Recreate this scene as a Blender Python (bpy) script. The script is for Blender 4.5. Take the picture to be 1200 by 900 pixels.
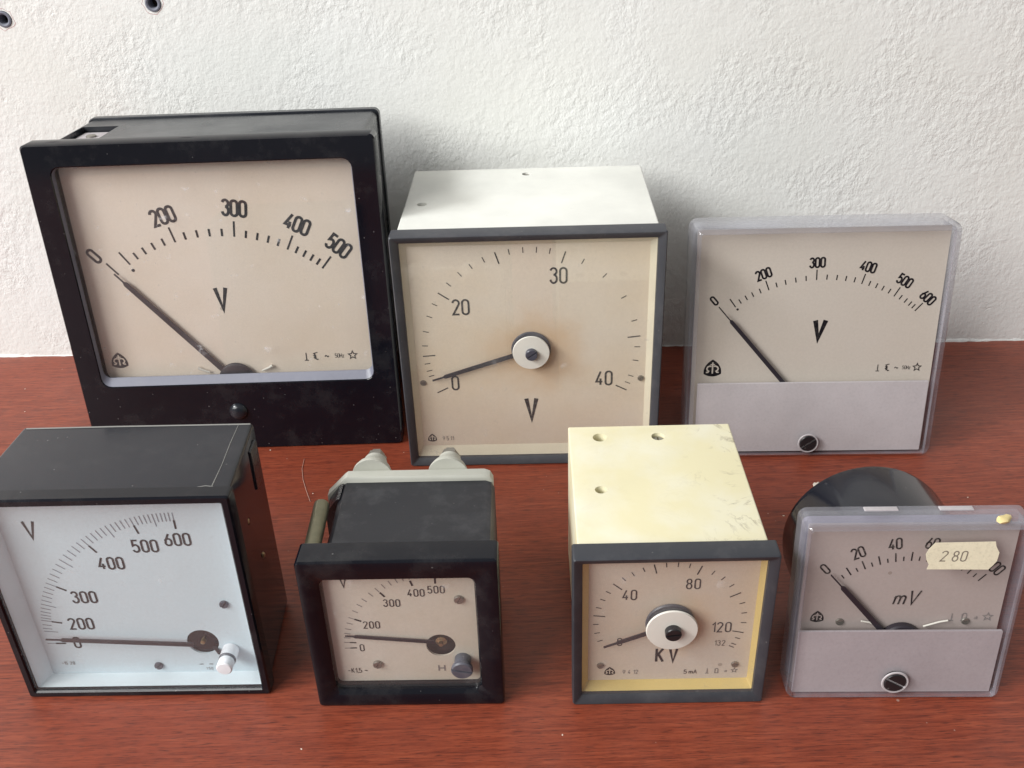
import bpy, bmesh, math, random
from math import radians as R, sin, cos, pi
from mathutils import Vector, Matrix

random.seed(7)
for o in list(bpy.data.objects):
    bpy.data.objects.remove(o)
C = bpy.context.scene.collection
scene = bpy.context.scene
MM = 0.001

# ------------------------------------------------------------------ camera, world, lamps
cam = bpy.data.cameras.new("camera")
cam.sensor_width = 36.0
cam.lens = 1141.55 / 1200 * 36
cam.clip_start = 0.01
cam.clip_end = 20
cam_o = bpy.data.objects.new("camera", cam)
C.objects.link(cam_o)
pitch, roll = 0.5370, -0.03715
fwd = Vector((0, cos(pitch), -sin(pitch)))
up0 = Vector((0, sin(pitch), cos(pitch)))
rt0 = Vector((1, 0, 0))
rt = rt0 * cos(roll) + up0 * sin(roll)
up = up0 * cos(roll) - rt0 * sin(roll)
m4 = Matrix((rt, up, -fwd)).transposed().to_4x4()
m4.translation = (0, 0, 0.30025)
cam_o.matrix_world = m4
scene.camera = cam_o

world = bpy.data.worlds.new("World")
scene.world = world
world.use_nodes = True
bg = world.node_tree.nodes["Background"]
bg.inputs[0].default_value = (0.98, 0.985, 1.0, 1)
bg.inputs[1].default_value = 0.31

def area_light(name, target, direction, dist, sx, sy, power, col):
    l = bpy.data.lights.new(name, 'AREA')
    l.shape = 'RECTANGLE'
    l.size, l.size_y = sx, sy
    l.energy = power
    l.color = col
    o = bpy.data.objects.new(name, l)
    C.objects.link(o)
    d = Vector(direction).normalized()
    o.location = Vector(target) - d * dist
    o.rotation_euler = d.to_track_quat('-Z', 'Y').to_euler()
    return o

# daylight from a window on the left, a little in front of the wall
area_light("window_light", (0.0, 0.36, 0.07), (0.735, 0.235, -0.63), 2.6, 0.76, 0.43, 45, (0.97, 0.985, 1.0))
# broad daylight from the open side of the room, in front of and above the table
area_light("room_light", (0.0, 0.40, 0.07), (0.65, 0.56, -0.51), 3.5, 2.2, 1.7, 122, (0.99, 0.99, 0.965))

vs = scene.view_settings
vs.view_transform = 'Standard'
vs.look = 'None'
vs.gamma = 1
vs.exposure = -0.08
scene.render.engine = 'CYCLES'
scene.cycles.max_bounces = 10
scene.cycles.transparent_max_bounces = 16

# ------------------------------------------------------------------ materials
MATS = {}

def mat(name):
    m = bpy.data.materials.new(name)
    m.use_nodes = True
    nt = m.node_tree
    nt.nodes.clear()
    out = nt.nodes.new('ShaderNodeOutputMaterial')
    MATS[name] = m
    return m, nt, out

def nd(nt, typ, **kw):
    n = nt.nodes.new(typ)
    for k, v in kw.items():
        if k in n.inputs:
            n.inputs[k].default_value = v
        else:
            setattr(n, k, v)
    return n

def coords(nt, scale=(1, 1, 1), loc=(0, 0, 0), rot=(0, 0, 0)):
    tc = nd(nt, 'ShaderNodeTexCoord')
    mp = nd(nt, 'ShaderNodeMapping')
    mp.inputs['Scale'].default_value = scale
    mp.inputs['Location'].default_value = loc
    mp.inputs['Rotation'].default_value = rot
    nt.links.new(tc.outputs['Object'], mp.inputs['Vector'])
    return mp.outputs['Vector']

def noise(nt, vec, scale, detail=4, rough=0.55, dist=0.0):
    n = nd(nt, 'ShaderNodeTexNoise')
    n.inputs['Scale'].default_value = scale
    n.inputs['Detail'].default_value = detail
    n.inputs['Roughness'].default_value = rough
    n.inputs['Distortion'].default_value = dist
    nt.links.new(vec, n.inputs['Vector'])
    return n.outputs['Fac']

def ramp(nt, fac, stops):
    r = nd(nt, 'ShaderNodeValToRGB')
    el = r.color_ramp.elements
    while len(el) < len(stops):
        el.new(0.5)
    for e, (p, c) in zip(el, stops):
        e.position = p
        e.color = (*c, 1) if len(c) == 3 else c
    nt.links.new(fac, r.inputs['Fac'])
    return r.outputs['Color']

def mixc(nt, fac, a, b, blend='MIX'):
    m = nd(nt, 'ShaderNodeMix')
    m.data_type = 'RGBA'
    m.blend_type = blend
    for idx, v in ((0, fac), (6, a), (7, b)):
        s = m.inputs[idx]
        if hasattr(v, 'links'):
            nt.links.new(v, s)
        elif idx == 0:
            s.default_value = v
        else:
            s.default_value = (*v, 1)
    return m.outputs[2]

def bump(nt, h, strength, dist):
    b = nd(nt, 'ShaderNodeBump')
    b.inputs['Strength'].default_value = strength
    b.inputs['Distance'].default_value = dist
    nt.links.new(h, b.inputs['Height'])
    return b.outputs['Normal']

def principled(nt, out, col, rough=0.5, metal=0.0, normal=None, coat=0.0, spec=0.5, ior=1.5):
    p = nd(nt, 'ShaderNodeBsdfPrincipled')
    for key, v in (('Base Color', col), ('Roughness', rough)):
        if hasattr(v, 'links'):
            nt.links.new(v, p.inputs[key])
        else:
            p.inputs[key].default_value = (*v, 1) if key == 'Base Color' else v
    p.inputs['Metallic'].default_value = metal
    p.inputs['Coat Weight'].default_value = coat
    p.inputs['Coat Roughness'].default_value = 0.15
    p.inputs['Specular IOR Level'].default_value = spec
    p.inputs['IOR'].default_value = ior
    if normal:
        nt.links.new(normal, p.inputs['Normal'])
    nt.links.new(p.outputs[0], out.inputs[0])
    return p

def plastic(name, col, rough=0.3, dust=0.0, dustcol=(0.42, 0.40, 0.38), orange=0.0, coat=0.0, seed=0.0, spec=0.5, fleck=0.0, grainy=0.12):
    """moulded plastic with handling smears in the gloss, fine specks and grey dust"""
    m, nt, out = mat(name)
    v = coords(nt, loc=(seed, seed * 1.7, seed * 0.6))
    big = noise(nt, v, 22, 5, 0.6)
    fine = noise(nt, v, 420, 3, 0.6)
    c = mixc(nt, ramp(nt, big, [(0.35, (0, 0, 0)), (0.7, (1, 1, 1))]), col, tuple(x * 1.18 + 0.002 for x in col))
    if fleck > 0:
        fl = noise(nt, v, 750, 4, 0.75)
        c = mixc(nt, ramp(nt, fl, [(0.30, (fleck,) * 3), (0.5, (0, 0, 0))]), c, tuple(x * 0.6 for x in col))
        c = mixc(nt, ramp(nt, fl, [(0.55, (0, 0, 0)), (0.72, (fleck,) * 3)]), c, tuple(x * 1.35 for x in col))
    if dust > 0:
        dmask = ramp(nt, noise(nt, v, 55, 6, 0.7), [(0.50, (0, 0, 0)), (0.85, (dust, dust, dust))])
        c = mixc(nt, dmask, c, dustcol)
        sp = nd(nt, 'ShaderNodeTexVoronoi')
        sp.inputs['Scale'].default_value = 190
        nt.links.new(v, sp.inputs['Vector'])
        gate = noise(nt, v, 60, 2, 0.5)
        mm = nd(nt, 'ShaderNodeMath', operation='SUBTRACT')
        nt.links.new(sp.outputs['Distance'], mm.inputs[0])
        g2 = nd(nt, 'ShaderNodeMath', operation='MULTIPLY')
        nt.links.new(gate, g2.inputs[0])
        g2.inputs[1].default_value = 0.085
        nt.links.new(g2.outputs[0], mm.inputs[1])
        smask = ramp(nt, mm.outputs[0], [(0.0, (0.22, 0.22, 0.22)), (0.02, (0, 0, 0))])
        c = mixc(nt, smask, c, dustcol)
    rr = nd(nt, 'ShaderNodeMapRange')
    nt.links.new(big, rr.inputs['Value'])
    rr.inputs['From Min'].default_value = 0.3
    rr.inputs['From Max'].default_value = 0.75
    rr.inputs['To Min'].default_value = max(0.04, rough * 0.8)
    rr.inputs['To Max'].default_value = min(1, rough * 1.35 + 0.04)
    nrm = bump(nt, fine, grainy + orange, 0.0003)
    principled(nt, out, c, rr.outputs[0], normal=nrm, coat=coat, spec=spec)
    return m

def grimy_enamel(name, col):
    """old ivory enamel: rubbed pale patches, thin brown cracks and smudges along one side"""
    m, nt, out = mat(name)
    v = coords(nt, loc=(0.31, 0.12, 0.05))
    vo = coords(nt)
    sep = nd(nt, 'ShaderNodeSeparateXYZ')
    nt.links.new(vo, sep.inputs[0])
    side = ramp(nt, sep.outputs['X'], [(0.010, (0.08,) * 3), (0.026, (1, 1, 1))])
    big = noise(nt, v, 38, 4, 0.55)
    c = mixc(nt, ramp(nt, big, [(0.42, (0, 0, 0)), (0.68, (0.75,) * 3)]), col, (0.80, 0.775, 0.64))
    crack = ramp(nt, noise(nt, v, 46, 7, 0.62, 1.4), [(0.475, (0, 0, 0)), (0.5, (0.55,) * 3), (0.525, (0, 0, 0))])
    gate = ramp(nt, noise(nt, v, 75, 3, 0.6), [(0.47, (0, 0, 0)), (0.60, (1, 1, 1))])
    k = mixc(nt, 1.0, crack, gate, 'MULTIPLY')
    k = mixc(nt, 1.0, k, side, 'MULTIPLY')
    c = mixc(nt, k, c, (0.26, 0.21, 0.13))
    sm = ramp(nt, noise(nt, v, 95, 5, 0.65, 0.8), [(0.60, (0, 0, 0)), (0.72, (0.7,) * 3)])
    sm = mixc(nt, 1.0, sm, side, 'MULTIPLY')
    c = mixc(nt, sm, c, (0.34, 0.29, 0.20))
    principled(nt, out, c, 0.42, normal=bump(nt, noise(nt, v, 420, 3, 0.6), 0.12, 0.0003))
    return m

def dial_mat(name, col, stain, amount=0.5, seed=0.0, spots=True, ring=None):
    """aged printed dial card"""
    m, nt, out = mat(name)
    v = coords(nt, loc=(seed, seed, seed * 2))
    a = noise(nt, v, 13, 5, 0.6)
    b = noise(nt, v, 900, 3, 0.6)
    c = mixc(nt, ramp(nt, a, [(0.38, (0, 0, 0)), (0.72, (amount,) * 3)]), col, stain)
    c = mixc(nt, ramp(nt, b, [(0.35, (0.06,) * 3), (0.65, (0, 0, 0))]), c, (0.1, 0.08, 0.06))
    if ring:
        # brown blotch round the spindle: ageing on dial_beige, painted hub shadow on dial_tan
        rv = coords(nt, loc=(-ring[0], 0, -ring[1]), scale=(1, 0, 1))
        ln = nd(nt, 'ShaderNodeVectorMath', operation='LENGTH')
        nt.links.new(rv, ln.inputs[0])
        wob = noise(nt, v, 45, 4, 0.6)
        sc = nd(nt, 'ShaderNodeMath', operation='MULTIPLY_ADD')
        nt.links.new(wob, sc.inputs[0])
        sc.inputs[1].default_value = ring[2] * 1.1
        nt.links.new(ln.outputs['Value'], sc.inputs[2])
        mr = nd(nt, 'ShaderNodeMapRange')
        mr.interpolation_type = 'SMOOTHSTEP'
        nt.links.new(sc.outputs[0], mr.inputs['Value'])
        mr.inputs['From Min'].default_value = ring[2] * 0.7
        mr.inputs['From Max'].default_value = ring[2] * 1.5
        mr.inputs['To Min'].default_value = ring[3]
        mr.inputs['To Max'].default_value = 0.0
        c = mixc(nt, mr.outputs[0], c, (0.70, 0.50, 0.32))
    if spots:
        sp = nd(nt, 'ShaderNodeTexVoronoi')
        sp.inputs['Scale'].default_value = 75
        sp.inputs['Randomness'].default_value = 1
        nt.links.new(v, sp.inputs['Vector'])
        gate = noise(nt, v, 31, 2, 0.5)
        g = nd(nt, 'ShaderNodeMapRange')
        nt.links.new(gate, g.inputs['Value'])
        g.inputs['From Min'].default_value = 0.56
        g.inputs['From Max'].default_value = 0.75
        g.inputs['To Min'].default_value = 0.0
        g.inputs['To Max'].default_value = 0.09
        mm = nd(nt, 'ShaderNodeMath', operation='LESS_THAN')
        nt.links.new(sp.outputs['Distance'], mm.inputs[0])
        nt.links.new(g.outputs[0], mm.inputs[1])
        hf = nd(nt, 'ShaderNodeMath', operation='MULTIPLY')
        nt.links.new(mm.outputs[0], hf.inputs[0])
        hf.inputs[1].default_value = 0.45
        c = mixc(nt, hf.outputs[0], c, (0.16, 0.12, 0.09))
    principled(nt, out, c, 0.55, spec=0.3)
    return m

def thin_glass(name, tint=(0.99, 0.993, 0.99), haze=0.03, rough=0.02, ior=1.5, dirt=0.0, hazecol=(0.8, 0.8, 0.82)):
    """clear sheet: fresnel reflection over transmission, a trace of surface haze and dirt flecks"""
    m, nt, out = mat(name)
    fr = nd(nt, 'ShaderNodeFresnel')
    geo = nd(nt, 'ShaderNodeNewGeometry')
    io = nd(nt, 'ShaderNodeMapRange')
    nt.links.new(geo.outputs['Backfacing'], io.inputs['Value'])
    io.inputs['To Min'].default_value = ior
    io.inputs['To Max'].default_value = 1 / ior
    nt.links.new(io.outputs[0], fr.inputs['IOR'])
    tr = nd(nt, 'ShaderNodeBsdfTransparent')
    tr.inputs[0].default_value = (*tint, 1)
    gl = nd(nt, 'ShaderNodeBsdfGlossy')
    gl.inputs['Roughness'].default_value = rough
    df = nd(nt, 'ShaderNodeBsdfDiffuse')
    df.inputs[0].default_value = (*hazecol, 1)
    m1 = nd(nt, 'ShaderNodeMixShader')
    v = coords(nt)
    n = noise(nt, v, 35, 5, 0.6)
    hz = ramp(nt, n, [(0.3, (haze * 0.5,) * 3), (0.75, (haze * 1.6,) * 3)])
    if dirt > 0:
        n2 = noise(nt, v, 150, 5, 0.62)
        d2 = ramp(nt, n2, [(0.66, (0, 0, 0)), (0.76, (dirt,) * 3)])
        hz = mixc(nt, 1.0, hz, d2, 'ADD')
    nt.links.new(hz, m1.inputs[0])
    nt.links.new(tr.outputs[0], m1.inputs[1])
    nt.links.new(df.outputs[0], m1.inputs[2])
    m2 = nd(nt, 'ShaderNodeMixShader')
    nt.links.new(fr.outputs[0], m2.inputs[0])
    nt.links.new(m1.outputs[0], m2.inputs[1])
    nt.links.new(gl.outputs[0], m2.inputs[2])
    nt.links.new(m2.outputs[0], out.inputs[0])
    return m

def ink_mat(name, col, wear=0.35):
    m, nt, out = mat(name)
    v = coords(nt)
    n = noise(nt, v, 700, 3, 0.6)
    c = mixc(nt, ramp(nt, n, [(0.45, (0, 0, 0)), (0.8, (wear,) * 3)]), col, (0.30, 0.27, 0.24))
    principled(nt, out, c, 0.5, spec=0.2)
    return m

def metal_mat(name, col, rough=0.35, seed=0):
    m, nt, out = mat(name)
    v = coords(nt, loc=(seed, 0, 0))
    n = noise(nt, v, 260, 4, 0.6)
    c = mixc(nt, n, tuple(x * 0.6 for x in col), col)
    principled(nt, out, c, rough, metal=0.85, normal=bump(nt, n, 0.2, 0.0002))
    return m

# --- wall plaster
def wall_mat():
    m, nt, out = mat('white_plaster')
    v = coords(nt)
    vb = coords(nt, scale=(1.0, 1.0, 0.8), loc=(3.1, 0, 0.7), rot=(0, R(35), 0))
    a = noise(nt, v, 9, 3, 0.5)
    b = noise(nt, vb, 85, 3, 0.5, 0.0)
    c = noise(nt, v, 380, 4, 0.65)
    gate = ramp(nt, noise(nt, v, 17, 3, 0.55), [(0.42, (0, 0, 0)), (0.60, (1, 1, 1))])
    rough = ramp(nt, noise(nt, vb, 210, 5, 0.65, 0.0), [(0.38, (0, 0, 0)), (0.64, (1, 1, 1))])
    pits = ramp(nt, noise(nt, v, 130, 3, 0.6, 0.4), [(0.24, (0, 0, 0)), (0.30, (1, 1, 1))])
    h = mixc(nt, 0.48, b, c)
    rg = mixc(nt, gate, (0.5, 0.5, 0.5), rough)
    h = mixc(nt, 0.32, h, rg)
    h = mixc(nt, 0.13, h, pits)
    col = ramp(nt, a, [(0.3, (0.785, 0.785, 0.745)), (0.7, (0.825, 0.83, 0.81))])
    dirt = ramp(nt, noise(nt, v, 55, 5, 0.7), [(0.62, (0, 0, 0)), (0.85, (0.22,) * 3)])
    col = mixc(nt, dirt, col, (0.58, 0.54, 0.46))
    principled(nt, out, col, 0.75, normal=bump(nt, h, 0.45, 0.0030), spec=0.25)
    return m

def table_mat():
    m, nt, out = mat('mahogany_laminate')
    v1 = coords(nt, scale=(13.0, 230, 1), rot=(0, 0, R(0.8)))
    v2 = coords(nt, scale=(85, 1250, 1), rot=(0, 0, R(0.6)))
    v3 = coords(nt, scale=(1.2, 9, 1))
    v0 = coords(nt)
    grain = noise(nt, v1, 3.0, 6, 0.62, 0.7)
    pore = noise(nt, v2, 1.7, 3, 0.6)
    band = noise(nt, v3, 2.2, 3, 0.5, 0.3)
    col = ramp(nt, grain, [(0.28, (0.115, 0.020, 0.010)), (0.5, (0.235, 0.046, 0.021)), (0.70, (0.325, 0.074, 0.033))])
    col = mixc(nt, ramp(nt, band, [(0.35, (0, 0, 0)), (0.7, (0.45,) * 3)]), col, (0.245, 0.050, 0.026))
    col = mixc(nt, ramp(nt, pore, [(0.33, (0.8,) * 3), (0.48, (0, 0, 0))]), col, (0.06, 0.014, 0.010))
    sp = nd(nt, 'ShaderNodeTexVoronoi')
    sp.inputs['Scale'].default_value = 130
    nt.links.new(v0, sp.inputs['Vector'])
    gate = noise(nt, v0, 23, 3, 0.6)
    g = nd(nt, 'ShaderNodeMapRange')
    nt.links.new(gate, g.inputs['Value'])
    g.inputs['From Min'].default_value = 0.5
    g.inputs['From Max'].default_value = 0.8
    g.inputs['To Min'].default_value = 0.0
    g.inputs['To Max'].default_value = 0.13
    lt = nd(nt, 'ShaderNodeMath', operation='LESS_THAN')
    nt.links.new(sp.outputs['Distance'], lt.inputs[0])
    nt.links.new(g.outputs[0], lt.inputs[1])
    hf = nd(nt, 'ShaderNodeMath', operation='MULTIPLY')
    nt.links.new(lt.outputs[0], hf.inputs[0])
    hf.inputs[1].default_value = 0.6
    col = mixc(nt, hf.outputs[0], col, (0.42, 0.30, 0.25))
    dust = ramp(nt, noise(nt, v0, 12, 6, 0.7), [(0.45, (0, 0, 0)), (0.8, (0.10,) * 3)])
    col = mixc(nt, dust, col, (0.36, 0.20, 0.17))
    rr = nd(nt, 'ShaderNodeMapRange')
    nt.links.new(noise(nt, v0, 30, 5, 0.6), rr.inputs['Value'])
    rr.inputs['To Min'].default_value = 0.27
    rr.inputs['To Max'].default_value = 0.48
    h = mixc(nt, 0.5, grain, pore)
    principled(nt, out, col, rr.outputs[0], normal=bump(nt, h, 0.25, 0.0004), spec=0.42)
    return m

wall_mat()
table_mat()
plastic('black_bakelite', (0.004, 0.0045, 0.008), 0.07, dust=0.06, seed=1.3, spec=0.36, grainy=0.02)
plastic('black_lacquer', (0.009, 0.010, 0.016), 0.10, dust=0.05, seed=25.1, spec=0.42, grainy=0.02)
plastic('lip_grey', (0.17, 0.175, 0.22), 0.35, dust=0.2, seed=26.1)
plastic('black_case', (0.014, 0.016, 0.021), 0.26, dust=0.07, seed=2.1)
plastic('black_dusty_case', (0.015, 0.016, 0.021), 0.36, dust=0.3, dustcol=(0.20, 0.20, 0.21), seed=3.3)
plastic('charcoal_frame', (0.048, 0.050, 0.058), 0.42, dust=0.12, seed=4.2)
plastic('slate_frame', (0.032, 0.034, 0.041), 0.40, dust=0.1, seed=5.7)
plastic('white_enamel', (0.72, 0.72, 0.67), 0.42, dust=0.06, dustcol=(0.5, 0.46, 0.36), seed=6.1)
grimy_enamel('ivory_enamel', (0.76, 0.70, 0.46))
plastic('grey_moulding', (0.46, 0.46, 0.405), 0.5, dust=0.3, dustcol=(0.5, 0.47, 0.4), seed=8.4)
plastic('cream_surround', (0.66, 0.60, 0.47), 0.5, seed=9.2)
plastic('gold_surround', (0.62, 0.47, 0.18), 0.5, seed=10.2)
plastic('pale_surround', (0.70, 0.78, 0.82), 0.5, seed=11.2)
plastic('nylon_white', (0.74, 0.75, 0.78), 0.35, seed=12.0)
plastic('nylon_grey', (0.60, 0.575, 0.52), 0.4, dust=0.1, seed=27.3)
plastic('mauve_panel', (0.33, 0.292, 0.306), 0.38, fleck=0.2, dust=0.25, dustcol=(0.45, 0.42, 0.43), seed=28.5)
plastic('lavender_panel', (0.43, 0.398, 0.408), 0.38, fleck=0.2, dust=0.25, dustcol=(0.5, 0.48, 0.5), seed=13.5)
plastic('screw_black', (0.012, 0.011, 0.013), 0.28, dust=0.1, seed=14.5)
plastic('screw_grey', (0.065, 0.065, 0.085), 0.35, dust=0.3, seed=15.5)
plastic('pointer_black', (0.020, 0.016, 0.022), 0.4, seed=16.5)
plastic('dark_lining', (0.020, 0.014, 0.013), 0.7, seed=17.5)
plastic('sticker_paper', (0.72, 0.67, 0.50), 0.7, fleck=0.35, seed=18.5)
plastic('crumb_yellow', (0.72, 0.58, 0.28), 0.8, orange=0.5, seed=19.5)
plastic('crumb_white', (0.75, 0.68, 0.58), 0.8, orange=0.5, seed=20.5)
plastic('scratch_tan', (0.48, 0.30, 0.24), 0.8, seed=29.5)
plastic('worn_edge', (0.24, 0.235, 0.22), 0.7, seed=21.5)
plastic('plug_grey', (0.13, 0.14, 0.18), 0.5, dust=0.2, seed=22.5)
plastic('brick_chip', (0.45, 0.24, 0.24), 0.9, orange=0.4, seed=23.5)
plastic('base_grey', (0.23, 0.21, 0.28), 0.5, seed=24.5)
dial_mat('dial_cream', (0.79, 0.695, 0.605), (0.71, 0.595, 0.475), 0.8, 1.1)
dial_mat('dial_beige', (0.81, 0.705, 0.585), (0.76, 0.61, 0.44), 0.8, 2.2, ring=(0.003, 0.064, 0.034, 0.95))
dial_mat('dial_grey_beige', (0.53, 0.475, 0.42), (0.50, 0.44, 0.37), 0.5, 3.3)
dial_mat('dial_blue_white', (0.655, 0.765, 0.83), (0.64, 0.745, 0.79), 0.4, 4.4, spots=False)
dial_mat('dial_ivory', (0.68, 0.62, 0.55), (0.52, 0.43, 0.30), 0.7, 5.5)
dial_mat('dial_tan', (0.68, 0.60, 0.52), (0.64, 0.51, 0.38), 0.8, 6.6, ring=(0.004, 0.034, 0.021, 0.8))  # ring puts the brown shadow of the hub into the card colour
dial_mat('dial_mauve', (0.385, 0.33, 0.315), (0.36, 0.295, 0.265), 0.5, 7.7)
thin_glass('pane_clear', haze=0.03, dirt=0.16)
thin_glass('pane_spotted', haze=0.03, dirt=0.5)
thin_glass('acrylic_rim', tint=(0.93, 0.93, 0.945), haze=0.20, rough=0.10, ior=1.49, hazecol=(0.50, 0.50, 0.57))
thin_glass('acrylic_cover', tint=(0.955, 0.952, 0.962), haze=0.085, rough=0.06, ior=1.49, hazecol=(0.56, 0.56, 0.62))
ink_mat('ink_black', (0.007, 0.006, 0.009), 0.12)
ink_mat('ink_soft', (0.022, 0.018, 0.020), 0.45)
ink_mat('ink_faint', (0.20, 0.18, 0.18), 0.9)
ink_mat('ink_grey_blue', (0.24, 0.27, 0.32), 0.8)
ink_mat('ink_sticker', (0.22, 0.19, 0.15), 0.9)
metal_mat('brass', (0.55, 0.40, 0.22), 0.35)
metal_mat('steel_dull', (0.42, 0.40, 0.36), 0.45)
metal_mat('steel_olive', (0.30, 0.29, 0.20), 0.42)

# ------------------------------------------------------------------ mesh helpers (all lengths in mm, local X right, Y back, Z up)
def finish(bm, name, material, parent=None, smooth=35):
    bmesh.ops.recalc_face_normals(bm, faces=bm.faces[:])
    for v in bm.verts:
        v.co *= MM
    me = bpy.data.meshes.new(name)
    bm.to_mesh(me)
    bm.free()
    for p in me.polygons:
        p.use_smooth = True
    me.set_sharp_from_angle(angle=R(smooth))
    me.materials.append(MATS[material])
    o = bpy.data.objects.new(name, me)
    C.objects.link(o)
    if parent:
        o.parent = parent
    return o

def rrect(x0, x1, z0, z1, r, y, n=4):
    r = max(0.01, min(r, (x1 - x0) / 2 - 0.01, (z1 - z0) / 2 - 0.01))
    pts = []
    for cx, cz, a0 in ((x1 - r, z1 - r, 0), (x0 + r, z1 - r, 90), (x0 + r, z0 + r, 180), (x1 - r, z0 + r, 270)):
        for i in range(n + 1):
            a = R(a0 + 90 * i / n)
            pts.append((cx + r * cos(a), y, cz + r * sin(a)))
    return pts

def loft(loops, cap0=True, cap1=True, closed=False, bm=None):
    bm = bm or bmesh.new()
    L = [[bm.verts.new(p) for p in lp] for lp in loops]
    n = len(L[0])
    rng = range(len(L) if closed else len(L) - 1)
    for i in rng:
        a, b = L[i], L[(i + 1) % len(L)]
        for j in range(n):
            k = (j + 1) % n
            bm.faces.new((a[j], a[k], b[k], b[j]))
    if not closed:
        if cap0:
            bm.faces.new(L[0])
        if cap1:
            bm.faces.new(list(reversed(L[-1])))
    return bm

def rbox(x0, x1, z0, z1, y0, y1, r=1.0, b=0.4, bm=None, back=None):
    """box with rounded long edges (r) and chamfered ends (b); back = rect at the rear for a tapered box"""
    X0, X1, Z0, Z1 = back or (x0, x1, z0, z1)
    return loft([rrect(x0 + b, x1 - b, z0 + b, z1 - b, max(r - b, .05), y0), rrect(x0, x1, z0, z1, r, y0 + b),
                 rrect(X0, X1, Z0, Z1, r, y1 - b), rrect(X0 + b, X1 - b, Z0 + b, Z1 - b, max(r - b, .05), y1)], bm=bm)

def lathe(cx, cz, prof, n=28, bm=None, axis='y', c3=None):
    """profile of (radius, distance along the axis)"""
    loops = []
    for r, t in prof:
        lp = []
        for i in range(n):
            a = 2 * pi * i / n
            if axis == 'y':
                lp.append((cx + r * cos(a), t, cz + r * sin(a)))
            elif axis == 'z':
                lp.append((cx + r * cos(a), cz + r * sin(a), t))
            else:
                lp.append((t, cx + r * cos(a), cz + r * sin(a)))
        loops.append(lp)
    return loft(loops, bm=bm)

def prism(pts, y0, y1, bm=None):
    """flat outline in XZ given a thickness along Y"""
    return loft([[(x, y0, z) for x, z in pts], [(x, y1, z) for x, z in pts]], bm=bm)

def tube(path, r, n=8, bm=None, taper=None):
    loops = []
    P = [Vector(p) for p in path]
    for i, p in enumerate(P):
        d = (P[min(i + 1, len(P) - 1)] - P[max(i - 1, 0)]).normalized()
        a = d.cross(Vector((0, 0, 1)))
        if a.length < 1e-3:
            a = d.cross(Vector((1, 0, 0)))
        a.normalize()
        b = d.cross(a)
        rr = r if taper is None else r * taper[i]
        loops.append([tuple(p + a * rr * cos(2 * pi * k / n) + b * rr * sin(2 * pi * k / n)) for k in range(n)])
    return loft(loops, bm=bm)

def cut(o, cutters):
    """carve real openings into a mesh; the cutting shapes are deleted again"""
    for cbm in cutters:
        c = finish(cbm, 'cutter', 'dark_lining')
        c.parent = o.parent
        c.location = o.location
        c.rotation_euler = o.rotation_euler
        md = o.modifiers.new('cut', 'BOOLEAN')
        md.operation = 'DIFFERENCE'
        md.solver = 'EXACT'
        md.object = c
        bpy.context.view_layer.update()
        dg = bpy.context.evaluated_depsgraph_get()
        me = bpy.data.meshes.new_from_object(o.evaluated_get(dg))
        o.modifiers.clear()
        nm = o.data.name
        o.data = me
        me.name = nm
        bpy.data.objects.remove(c)
    me = o.data
    for p in me.polygons:
        p.use_smooth = True
    me.set_sharp_from_angle(angle=R(35))
    while len(me.materials) > 1:
        me.materials.pop()
    return o

# ------------------------------------------------------------------ stroke lettering (height 1)
def arc(cx, cy, rx, ry, a0, a1, n=9):
    return [(cx + rx * cos(R(a0 + (a1 - a0) * i / n)), cy + ry * sin(R(a0 + (a1 - a0) * i / n))) for i in range(n + 1)]

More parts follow.
